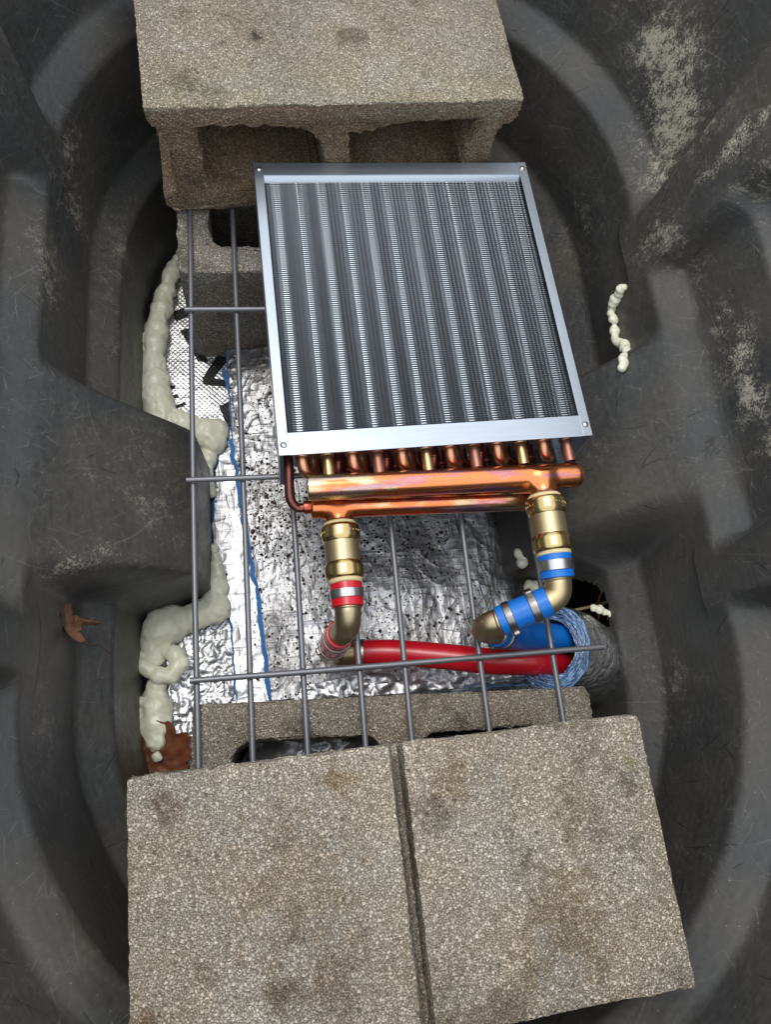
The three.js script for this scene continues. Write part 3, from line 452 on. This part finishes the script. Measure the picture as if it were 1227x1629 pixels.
// ---------------------------------------------------------------- foil
const FW = 1024;
function foilMaps(seed, { base = 0.93, heaps = [], gridStep = 0.0062, size = 0.42, dirt = 0.5, emboss = 0, wr = 1, print } = {}) {
  const h = new Float32Array(FW * FW), d = new Float32Array(FW * FW), mm = size / FW, R = rng(seed * 13 + 1), sp = new Float32Array(FW * FW);
  for (let n = 0; n < 4200 * dirt; n++) { // scattered soil
    const x = R() * FW, y = R() * FW, dens = 0.5 + fbm(x / FW * 4 + seed, y / FW * 4, 2.2, 3) * 1.8; let near = 0; for (const q of heaps) near = Math.max(near, Math.exp(-((x / FW * size - q[0]) ** 2 + (y / FW * size - q[1]) ** 2) / (q[2] * q[2]))); if (R() > dens * 0.5 + near * 1.2) continue;
    const r = 0.8 + R() * R() * R() * 7.5; for (let b = -Math.ceil(r * 1.4); b <= r * 1.4; b++) for (let a = -Math.ceil(r * 1.4); a <= r * 1.4; a++) { const dd = Math.hypot(a, b) / r + 0.5 * n3((x + a) / 3, (y + b) / 3, seed); if (dd < 1) { const xi = ((x + a | 0) + FW) % FW, yi = ((y + b | 0) + FW) % FW; sp[yi * FW + xi] = Math.max(sp[yi * FW + xi], clamp((1 - dd) * 3)); } }
  }
  for (let j = 0; j < FW; j++) for (let i = 0; i < FW; i++) {
    const u = i * mm, v = j * mm, wx = 0.0011 * n3(u * 60, v * 60, seed), wy = 0.0011 * n3(u * 60 + 7, v * 60, seed + 3);
    const gx = Math.abs(((u + wx) / gridStep % 1 + 1) % 1 - 0.5) * gridStep, gy = Math.abs(((v + wy) / gridStep % 1 + 1) % 1 - 0.5) * gridStep;
    const thread = Math.exp(-Math.pow(gx / 0.0007, 2)) * (0.5 + 0.5 * n3(u * 90, v * 25, 5 + seed)) + Math.exp(-Math.pow(gy / 0.0007, 2)) * (0.5 + 0.5 * n3(u * 25, v * 90, 9 + seed));
    const rid = (f, z) => 1 - Math.abs(n3(u * f, v * f, z + seed)) * 2.4, w1 = Math.max(0, rid(38, 1)), w2 = Math.max(0, rid(64, 2)), w3 = 0;
    const cell = emboss ? Math.pow(Math.max(0, Math.cos(u * 3.14 / 0.0034 + (v * 3.14 / 0.0034)) * 0.5 + 0.5), 1) * Math.pow(Math.cos(u * 3.14 / 0.0034 - v * 3.14 / 0.0034) * 0.5 + 0.5, 1) : 0;
    const s = sp[j * FW + i];
    const fl = 1 - Math.abs(n3((u + 0.5 * v) * 66 + wx * 300, (v - 0.35 * u) * 15, 6 + seed)) * 2.6, f2 = 1 - Math.abs(n3((u - 0.15 * v) * 84, (v + 0.1 * u) * 20, 16 + seed)) * 2.6, f3 = 1 - Math.abs(n3(u * 18, v * 72, 26 + seed)) * 2.8;
    h[j * FW + i] = 0.085 * thread * (1 - emboss) + wr * (0.34 * w1 * w1 * w1 + 0.20 * Math.max(0, fl) ** 3 + 0.18 * Math.max(0, f2) ** 3 + 0.14 * Math.max(0, f3) ** 3 + 0.04 * w2 * w2) + 0.30 * emboss * cell + 0.3 * s;
    const film = Math.min(1.3, dirt) * clamp(0.15 + fbm(u * 16, v * 16, 4.4 + seed, 4) * 1.5) * (0.5 + 0.5 * n3(u * 300, v * 300, 1));
    d[j * FW + i] = clamp(s + film * 0.34);
  }
  const pr = print ? print(size) : null;
  const P = (i, j) => pr ? pr[j * FW + i] : 0;
  const map = tex(FW, FW, (i, j, o) => { const s = d[j * FW + i], p = P(i, j); o[0] = mix(mix(base, 0.20, s), 0.03, p); o[1] = mix(mix(base + 0.005, 0.155, s), 0.03, p); o[2] = mix(mix(base + 0.015, 0.11, s), 0.035, p); }, true);
  const rm = tex(FW, FW, (i, j, o) => { const s = d[j * FW + i], p = P(i, j); o[0] = 0; o[1] = Math.max(mix(0.40, 0.95, s), p * 0.55); o[2] = (1 - s) * (1 - p); });
  return std({ map, roughnessMap: rm, metalnessMap: rm, roughness: 1, metalness: 1, bumpMap: gray(FW, FW, h), bumpScale: 0.0015 });
}
// heavy black print on the bottom sheet, in plan metres
const strokes = [[[-0.045, -0.125], [-0.026, -0.134], [-0.024, -0.117], [-0.041, -0.109]], [[-0.036, -0.095], [-0.022, -0.099], [0.002, -0.044], [-0.012, -0.046]], [[0.014, -0.056], [0.030, -0.050], [0.008, -0.020], [-0.007, -0.020]], [[-0.007, -0.023], [0.030, -0.016], [0.030, -0.006], [-0.006, -0.011]], [[0.014, 0.022], [0.030, 0.014], [0.037, 0.055], [0.026, 0.060]], [[-0.051, 0.006], [-0.040, 0.002], [-0.038, 0.007], [-0.050, 0.011]], [[-0.050, -0.009], [-0.043, -0.011], [-0.042, -0.006], [-0.049, -0.004]], [[-0.046, 0.020], [-0.030, 0.014], [-0.028, 0.018], [-0.044, 0.025]]];
const inPoly = (p, x, y) => { let c = false; for (let i = 0, j = p.length - 1; i < p.length; j = i++) if ((p[i][1] > y) !== (p[j][1] > y) && x < (p[j][0] - p[i][0]) * (y - p[i][1]) / (p[j][1] - p[i][1]) + p[i][0]) c = !c; return c; };
const FLS = 0.52, FLX = -0.09, FLZ = -0.24;
const floorFoil = foilMaps(3, { dirt: 0.10, base: 0.86, emboss: 1, wr: 0.5, size: FLS, print: size => { const a = new Float32Array(FW * FW); for (let j = 0; j < FW; j++) for (let i = 0; i < FW; i++) { const x = FLX + i / FW * size, z = FLZ + j / FW * size; if (z < 0.08) for (const s of strokes) if (inPoly(s, x + 0.0008 * n3(x * 300, z * 300, 2), z)) { a[j * FW + i] = 1; break; } } return a; } });
const dirtyFoil = foilMaps(7, { dirt: 3.0, base: 0.70, size: 0.40, wr: 0.9, heaps: [[0.17, 0.07, 0.04], [0.19, 0.11, 0.04], [0.32, 0.12, 0.05], [0.38, 0.10, 0.05], [0.16, 0.02, 0.03], [0.25, 0.15, 0.03]] }), cleanFoil = foilMaps(21, { dirt: 0.5, base: 0.80, size: 0.40, wr: 0.9 }), crumpleFoil = foilMaps(31, { dirt: 0.22, base: 0.86, size: 0.30, wr: 1.5, gridStep: 0.05 });
const blueEdge = std({ color: lin(0.07, 0.24, 0.58), roughness: 0.5, bumpMap: null });
function lerpRow(rows, z) { for (let i = 0; i < rows.length - 1; i++) if (z <= rows[i + 1][0]) { const t = clamp((z - rows[i][0]) / (rows[i + 1][0] - rows[i][0])), e = t * t * (3 - 2 * t) * 0.4 + t * 0.6; return rows[i].map((v, c) => mix(v, rows[i + 1][c], e)); } return rows[rows.length - 1]; }
// sheet: rows of [z, left x, right x]; height function (u, z, x)
function sheet(name, label, rows, hf, mat, { nu = 150, nv = 190, edge, thick = 0.004, uvs = 0.4, uvo = [0, 0], group } = {}) {
  const T = thing(name, label, 'foil sheet', group), z0 = rows[0][0], z1 = rows[rows.length - 1][0];
  const at = (u, v) => { const z = mix(z0, z1, v), r = lerpRow(rows, z), jag = 0.0022 * n3(z * 70, 3, rows.length) + 0.001 * n3(z * 240, 1, 2); const x = mix(r[1] + jag, r[2] + jag, u); return V(x, hf(u, z, x), z); };
  mesh('foil_face', grid(nu, nv, at, (u, v, q) => [(q.x - uvo[0]) / uvs, (q.z - uvo[1]) / uvs]), mat, T);
  mesh('bubble_backing', grid(60, 80, (u, v) => { const q = at(u, v); q.y -= thick; return q; }), blueEdge, T);
  if (edge) mesh('blue_edge', grid(8, nv, (u, v) => { const q = at(0, v), z = q.z, w = edge(z) * (0.75 + 0.5 * n3(z * 45, 8, 1)), a = u * Math.PI; return V(q.x - w * u + 0.0005, q.y - thick * 0.5 + Math.cos(a) * thick * 0.5 + 0.0005, z); }), blueEdge, T);
  return T;
}
sheet('foil_sheet', 'bright embossed foil on the tank floor with heavy black print', [[-0.24, -0.035, 0.36], [-0.15, -0.062, 0.40], [0.03, -0.078, 0.42], [0.10, -0.010, 0.36], [0.27, -0.005, 0.36], [0.34, -0.07, 0.40], [0.50, -0.055, 0.42], [0.60, -0.01, 0.36]],
  (u, z, x) => -0.1865 + 0.0016 * n3(x * 24, z * 24, 4) + 0.0007 * n3(x * 90, z * 90, 1), floorFoil, { uvs: FLS, uvo: [FLX, FLZ], thick: 0.003, group: 'foil sheets on the tank floor' });
sheet('foil_sheet', 'foil strip with a torn blue edge between the floor foil and the dirty sheet', [[-0.030, 0.024, 0.10], [0.022, 0.034, 0.12], [0.046, 0.036, 0.13], [0.086, 0.015, 0.13], [0.129, 0.008, 0.14], [0.204, 0.003, 0.15], [0.261, 0.011, 0.15], [0.324, 0.023, 0.15], [0.415, 0.027, 0.15]],
  (u, z, x) => -0.1765 + 0.004 * Math.sin(Math.min(1, u * 2) * 1.57) + 0.003 * n3(x * 20, z * 16, 7) + 0.0012 * n3(x * 70, z * 60, 3), cleanFoil, { edge: z => z < 0.06 ? 0.0065 : 0.0035, uvo: [0.1, 0.03], group: 'foil sheets on the tank floor' });
sheet('foil_sheet', 'soil-spotted crinkled foil sheet under the copper headers', [[-0.052, 0.028, 0.36], [0.082, 0.032, 0.362], [0.160, 0.041, 0.374], [0.234, 0.050, 0.388], [0.298, 0.059, 0.392], [0.399, 0.066, 0.40], [0.412, 0.067, 0.40]],
  (u, z, x) => -0.1655 + 0.012 * ss(0.0, 0.35, u) * ss(1.15, 0.5, u) + 0.005 * n3(x * 16, z * 11, 2) + 0.0022 * n3(x * 45, z * 22, 6) + 0.001 * n3(x * 110, z * 80, 3) - 0.008 * ss(0.92, 1, u), dirtyFoil, { edge: z => z > 0.08 ? 0.0075 : 0.003, uvo: [0.3, 0.5], nu: 220, nv: 260, group: 'foil sheets on the tank floor' });
sheet('foil_patch', 'crumpled bright foil patch beside the foam at the lower left', [[0.322, -0.050, 0.022], [0.372, -0.054, 0.024], [0.404, -0.050, 0.022], [0.425, -0.046, 0.004], [0.475, -0.042, 0.002]],
  (u, z, x) => -0.1790 + 0.003 * n3(x * 60, z * 60, 9) + 0.0016 * n3(x * 150, z * 150, 2), crumpleFoil, { uvs: 0.3, thick: 0.003 });
sheet('foil_scrap', 'torn foil scrap lying behind the near lower block', [[0.392, 0.17, 0.355], [0.402, 0.10, 0.385], [0.418, 0.09, 0.388]],
  (u, z, x) => -0.148 + 0.006 * n3(x * 30, z * 50, 12) + 0.003 * n3(x * 90, z * 90, 4), crumpleFoil, { uvs: 0.3, nv: 40, thick: 0.003 });
sheet('foil_scrap', 'floor foil raised and tilted to catch sky light inside the open cell of the near lower block', [[0.452, 0.045, 0.16], [0.57, 0.045, 0.16]], (u, z, x) => -0.085 + (z - 0.452) * 0.55 + 0.010 * n3(x * 45, z * 45, 2) + 0.004 * n3(x * 130, z * 130, 2), Object.assign(crumpleFoil.clone(), { metalness: 0.8 }), { uvs: 0.3, nv: 60, nu: 60, thick: 0.003 });  // foil lifted off the floor and sloped so the sky brightens it
{ // soil crumbs on the foil
  const R = rng(5), N = 900, g = new THREE.IcosahedronGeometry(1, 0), m = new THREE.InstancedMesh(g, std({ color: lin(0.065, 0.042, 0.026), roughness: 1 }), N), M = new THREE.Matrix4(), q = new THREE.Quaternion();
  let n = 0; while (n < N) { const x = 0.05 + R() * 0.32, z = -0.03 + R() * 0.42; const heap = Math.exp(-((x - 0.075) ** 2 + (z - 0.19) ** 2) / 0.0022) + 0.8 * Math.exp(-((x - 0.26) ** 2 + (z - 0.215) ** 2) / 0.0035); if (R() > 0.1 + heap * (0.7 + 2 * fbm(x * 40, z * 40, 5, 2))) { if (R() > 0.02) continue; } const s = 0.0006 + R() * R() * R() * 0.0028; q.setFromEuler(new THREE.Euler(R() * 6, R() * 6, R() * 6)); const u = (x - 0.045) / 0.33; M.compose(V(x, -0.1655 + 0.012 * ss(0, 0.35, u) * ss(1.15, 0.5, u) + 0.005 * n3(x * 16, z * 11, 2) + 0.0022 * n3(x * 45, z * 22, 6) + s * 0.5, z), q, V(s * (0.7 + R()), s * 0.8, s)); m.setMatrixAt(n++, M); }
  m.name = 'soil_crumbs'; m.castShadow = m.receiveShadow = true; scene.add(m); tag(m, 'dark soil crumbs scattered over the crinkled foil', 'soil', null, 'stuff');
}

// ---------------------------------------------------------------- insulation sleeve
{
  const T = thing('insulation_sleeve', 'rolled bubble-foil sleeve with blue layers at its open mouth, holding both pipes', 'pipe insulation');
  const C0 = V(0.372, -0.052, 0.391), c = curve([C0, V(0.398, -0.074, 0.394), V(0.432, -0.112, 0.401), V(0.468, -0.165, 0.41), V(0.50, -0.24, 0.418)]);
  const ax = c.getTangent(0), e1 = V(0, 0, 1).addScaledVector(ax, -ax.z).normalize(), e2 = ax.clone().cross(e1).normalize();
  const rolled = (r0, dr, t1, wob, seed) => grid(72, 60, (u, v) => { const t = v * t1, p = c.getPoint(t), d = c.getTangent(t), a1 = e1.clone().addScaledVector(d, -d.dot(e1)).normalize(), a2 = d.clone().cross(a1), a = u * Math.PI * 2, r = r0 + dr * u + wob * (n3(Math.cos(a) * 2, Math.sin(a) * 2 + seed, t * 7) + 0.5 * n3(Math.cos(a) * 5, Math.sin(a) * 5 + seed, t * 22)); const lip = (1 - v) < 0 ? 0 : 0; return p.clone().addScaledVector(a1, r * Math.cos(a) * 1.04).addScaledVector(a2, r * Math.sin(a)).addScaledVector(d, 0.004 * n3(Math.cos(a) * 3, Math.sin(a) * 3, seed) * (1 - v)); }, (u, v) => [u * 0.7 + seed, v * 0.45]);
  const wrap = foilMaps(44, { dirt: 0.1, base: 0.96, wr: 1.5, size: 0.40, gridStep: 0.012 }); wrap.bumpScale = 0.0020; wrap.metalness = 0.97; wrap.roughness = 0.62;
  mesh('outer_wrap', rolled(0.0450, 0, 1, 0.0012, 1), wrap, T);
  const blueLayer = std({ color: lin(0.20, 0.37, 0.64), roughness: 0.45 }), inner = std({ color: lin(0.80, 0.82, 0.86), metalness: 1, roughness: 0.3 });
  for (let i = 0; i < 6; i++) { mesh('bubble_layer', rolled(0.0425 - i * 0.0026, 0, 0.22, 0.0005, i * 3 + 2), blueLayer, T); }
  // the cut face of the roll: crinkled blue edges with thin glints of foil between
  const ring = (r0, w, o0, seed, m, name) => mesh(name, grid(160, 6, (u, v) => { const a = u * Math.PI * 2, b = v * Math.PI, ca = Math.cos(a), sa = Math.sin(a), r = r0 + w * Math.cos(b) + 0.0012 * n3(ca * 4, sa * 4, seed) + 0.0006 * n3(ca * 14, sa * 14, seed), out = o0 * Math.sin(b) + 0.0040 * n3(ca * 2.5, sa * 2.5, seed) + 0.0014 * n3(ca * 19, sa * 19, seed); return C0.clone().addScaledVector(e1, r * 1.04 * ca).addScaledVector(e2, r * sa).addScaledVector(ax, -out); }), m, T);
  for (let i = 0; i < 7; i++) { ring(0.0438 - i * 0.0023, 0.0011, 0.0022, i, blueLayer, 'cut_edge'); ring(0.0426 - i * 0.0023, 0.00035, 0.0034, i + 0.3, inner, 'foil_glint'); }
  // loose layers trailing to the left under the red pipe
  for (let i = 0; i < 3; i++) mesh('loose_layer', grid(60, 8, (u, v) => { const x = mix(0.362, 0.262 + i * 0.012, u), z = 0.4285 - i * 0.0034 + 0.0035 * Math.sin(u * 3) * -1 + 0.0016 * n3(u * 9, i, 2), y = -0.058 - 0.055 * u - i * 0.002 + 0.002 * n3(u * 14, i * 3, 5); return V(x, y - v * 0.022, z - v * 0.004 + 0.001 * n3(u * 20, v * 5, i)); }), i % 2 ? inner : blueLayer, T);
}

// ---------------------------------------------------------------- spray foam
const foamMat = new THREE.MeshPhysicalMaterial({ side: THREE.DoubleSide, color: lin(0.80, 0.80, 0.62), roughness: 0.32, sheen: 0 });
function foam(name, label, balls, res, k = 0.0026, noise = 0.0020, mat = foamMat, cat = 'spray foam') {
  const mn = V(9, 9, 9), mx = V(-9, -9, -9); for (const b of balls) { mn.min(V(b[0] - b[3] - 0.008, b[1] - b[3] - 0.008, b[2] - b[3] - 0.008)); mx.max(V(b[0] + b[3] + 0.008, b[1] + b[3] + 0.008, b[2] + b[3] + 0.008)); }
  const f = (x, y, z) => { let d = 1; for (const b of balls) { const e = Math.hypot(x - b[0], (y - b[1]) * 1.25, z - b[2]) - b[3]; const h = clamp(0.5 + 0.5 * (d - e) / k); d = mix(d, e, h) - k * h * (1 - h); } return d + noise * n3(x * 55, y * 55, z * 55) + noise * 0.75 * n3(x * 130, y * 130, z * 130) + 0.0002 * n3(x * 500, y * 500, z * 500); };
  return tag(mesh(name, sdf(f, mn, mx, res), mat), label, cat, 'spray foam beads');
}
function bead(pts, seed, step = 0.011) { // [x, y, z, r] way points -> overlapping uneven balls
  const out = [], R = rng(seed); for (let i = 0; i < pts.length - 1; i++) { const a = pts[i], b = pts[i + 1], L = Math.hypot(b[0] - a[0], b[1] - a[1], b[2] - a[2]), n = Math.max(1, Math.round(L / step)); for (let t = 0; t < n; t++) { const f = t / n; out.push([mix(a[0], b[0], f) + (R() - 0.5) * 0.004, mix(a[1], b[1], f) + (R() - 0.5) * 0.003, mix(a[2], b[2], f) + (R() - 0.5) * 0.003, mix(a[3], b[3], f) * (0.70 + R() * 0.36)]); } } out.push(pts[pts.length - 1]); return out;
}
const FY = -0.172;
foam('spray_foam', 'long pale foam bead along the floor edge beside the far lower block', bead([[-0.034, FY, -0.212, 0.008], [-0.044, FY, -0.178, 0.012], [-0.055, FY, -0.140, 0.015], [-0.064, FY, -0.090, 0.016], [-0.069, FY, -0.045, 0.018], [-0.066, FY, 0.010, 0.019], [-0.058, FY, 0.045, 0.020], [-0.030, FY, 0.052, 0.015]], 3).concat(bead([[-0.084, FY + 0.006, -0.075, 0.005], [-0.085, FY + 0.004, -0.055, 0.006]], 41, 0.006), bead([[-0.083, FY + 0.004, -0.035, 0.005], [-0.084, FY + 0.004, 0.01, 0.006]], 43, 0.006)), 96);
foam('spray_foam', 'swollen foam lump where the left tank rib meets the foil', bead([[-0.020, FY, 0.055, 0.013], [-0.002, FY + 0.002, 0.068, 0.022], [0.010, FY + 0.003, 0.066, 0.021], [0.002, FY, 0.095, 0.013], [0.000, FY, 0.115, 0.009], [0.003, FY, 0.15, 0.007]], 5, 0.013), 64);
foam('spray_foam', 'thick bent foam bead along the near side of the left rib', bead([[0.006, FY, 0.222, 0.007], [0.006, FY, 0.245, 0.010], [0.006, FY, 0.272, 0.015], [0.004, FY, 0.298, 0.021], [-0.022, FY, 0.308, 0.017], [-0.045, FY + 0.002, 0.312, 0.021], [-0.062, FY + 0.004, 0.322, 0.024], [-0.066, FY + 0.002, 0.342, 0.018], [-0.067, FY, 0.352, 0.013]], 7, 0.013), 84);
foam('spray_foam', 'foam curl looping beside the lower left foil patch', bead([[-0.084, FY, 0.345, 0.007], [-0.076, FY + 0.008, 0.362, 0.009], [-0.060, FY + 0.011, 0.375, 0.010], [-0.045, FY + 0.011, 0.375, 0.011], [-0.036, FY + 0.010, 0.362, 0.011], [-0.043, FY + 0.008, 0.350, 0.010], [-0.052, FY + 0.005, 0.345, 0.008]], 9, 0.006), 64, 0.003, 0.0012);
foam('spray_foam', 'ragged foam tail ending over the brown leaf', [...bead([[-0.063, FY, 0.385, 0.017], [-0.064, FY, 0.410, 0.018], [-0.064, FY, 0.430, 0.020], [-0.063, FY + 0.004, 0.448, 0.014], [-0.062, FY + 0.008, 0.462, 0.006]], 13), ...bead([[-0.080, FY + 0.006, 0.40, 0.007], [-0.081, FY + 0.004, 0.428, 0.008]], 15)], 64, 0.003, 0.0026);
{
  const wallX = 0.4955;
  foam('foam_strand', 'thin pale foam strand stuck to the right tank wall', bead([[0.487, 0.052, 0.006, 0.0055], [0.486, 0.040, 0.006, 0.0065], [0.484, 0.020, 0.012, 0.0062], [0.484, 0.020, 0.030, 0.0060], [0.483, 0.016, 0.050, 0.0062], [0.484, 0.028, 0.067, 0.0060], [0.478, 0.042, 0.084, 0.0055], [0.464, 0.057, 0.101, 0.0062], [0.460, 0.056, 0.111, 0.0052]], 17, 0.006), 72, 0.003, 0.0012);
  foam('foam_blob', 'small foam blob between the foil edge and the right coupling', bead([[0.368, -0.098, 0.272, 0.006], [0.369, -0.102, 0.282, 0.008], [0.378, -0.090, 0.268, 0.004]], 19, 0.008), 40, 0.003, 0.0014);
  foam('foam_blob', 'foam blob behind the upper blue elbow', bead([[0.395, -0.15, 0.302, 0.010], [0.410, -0.15, 0.312, 0.012], [0.425, -0.15, 0.320, 0.008]], 23, 0.008), 40, 0.003, 0.0016);
  foam('foam_blob', 'broken foam crumb lying on the foil sleeve beside the opening', bead([[0.437, -0.070, 0.348, 0.006], [0.450, -0.072, 0.353, 0.0065], [0.461, -0.074, 0.356, 0.006]], 29, 0.006), 44, 0.002, 0.0022);
}

// ---------------------------------------------------------------- leaves and roots
function leaf(name, label, pos, euler, sx, sz, seed, c1, c2, curl) {
  const col = [], lobes = (a) => 0.62 + 0.30 * Math.pow(Math.abs(Math.cos(a * 2.5)), 0.7) + 0.10 * n3(Math.cos(a) * 5, Math.sin(a) * 5, seed);
  const g = grid(72, 14, (u, v) => { const a = u * Math.PI * 2, r = v * lobes(a), x = r * Math.cos(a) * sx, z = r * Math.sin(a) * sz; const f = n3(x * 90, z * 90, seed); const t = clamp(0.5 + 0.7 * f); col.push(...[0, 1, 2].map(i => mix(c1[i], c2[i], t))); return V(x, curl * (x * x / sx + z * z / sz * 0.5) + 0.002 * n3(x * 120, z * 120, seed + 2) - 0.0012 * Math.abs(Math.sin(a * 5)) * v, z); });
  g.setAttribute('color', new THREE.Float32BufferAttribute(col, 3));
  const T = thing(name, label, 'leaf'); mesh('blade', g, std({ vertexColors: true, roughness: 0.6 }), T); T.position.copy(pos); T.rotation.set(...euler); return T;
}
{
  const T = leaf('dry_leaf', 'curled brown dead leaf with a thin stalk on the left tank ledge', V(-0.119, -0.004, 0.340), [0.2, 0.35, -0.75], 0.010, 0.022, 4, [0.09, 0.038, 0.017], [0.19, 0.085, 0.042], 1.6);
  mesh('stalk', tube([V(0.002, 0.001, 0.012), V(0.012, 0.001, 0.024), V(0.022, 0.002, 0.028), V(0.03, 0.002, 0.040)], 0.0006, 20, 6), std({ color: lin(0.05, 0.025, 0.015), roughness: 0.8 }), T);
  mesh('lobe', grid(8, 12, (u, v) => V(0.006 + v * 0.022, 0.006 * Math.sin(u * 3.1) + 0.003, -0.004 + (u - 0.5) * 0.011 * (1 - v * 0.75) + v * 0.012)), std({ color: lin(0.15, 0.064, 0.030), roughness: 0.65 }), T);
}
leaf('wet_leaf', 'wet orange-brown leaf under the foam tail by the foreground block', V(-0.060, -0.168, 0.462), [0.12, 0.3, 0.1], 0.050, 0.042, 9, [0.10, 0.026, 0.007], [0.22, 0.060, 0.014], 0.25);
const rootMat = std({ color: lin(0.16, 0.06, 0.035), roughness: 0.8 }), stemMat = std({ color: lin(0.30, 0.24, 0.12), roughness: 0.8 });
tag(mesh('root', tube([V(0.470, -0.105, 0.318), V(0.4665, -0.118, 0.328), V(0.4670, -0.128, 0.338), V(0.466, -0.13, 0.352)], 0.0013, 24, 8), rootMat), 'thin reddish root crossing the dark opening', 'root');
tag(mesh('stem', tube([V(0.438, -0.140, 0.338), V(0.458, -0.135, 0.336), V(0.482, -0.128, 0.332)], 0.0019, 20, 8), stemMat), 'pale woody stem lying across the dark opening', 'stem');

renderer.render(scene, camera);
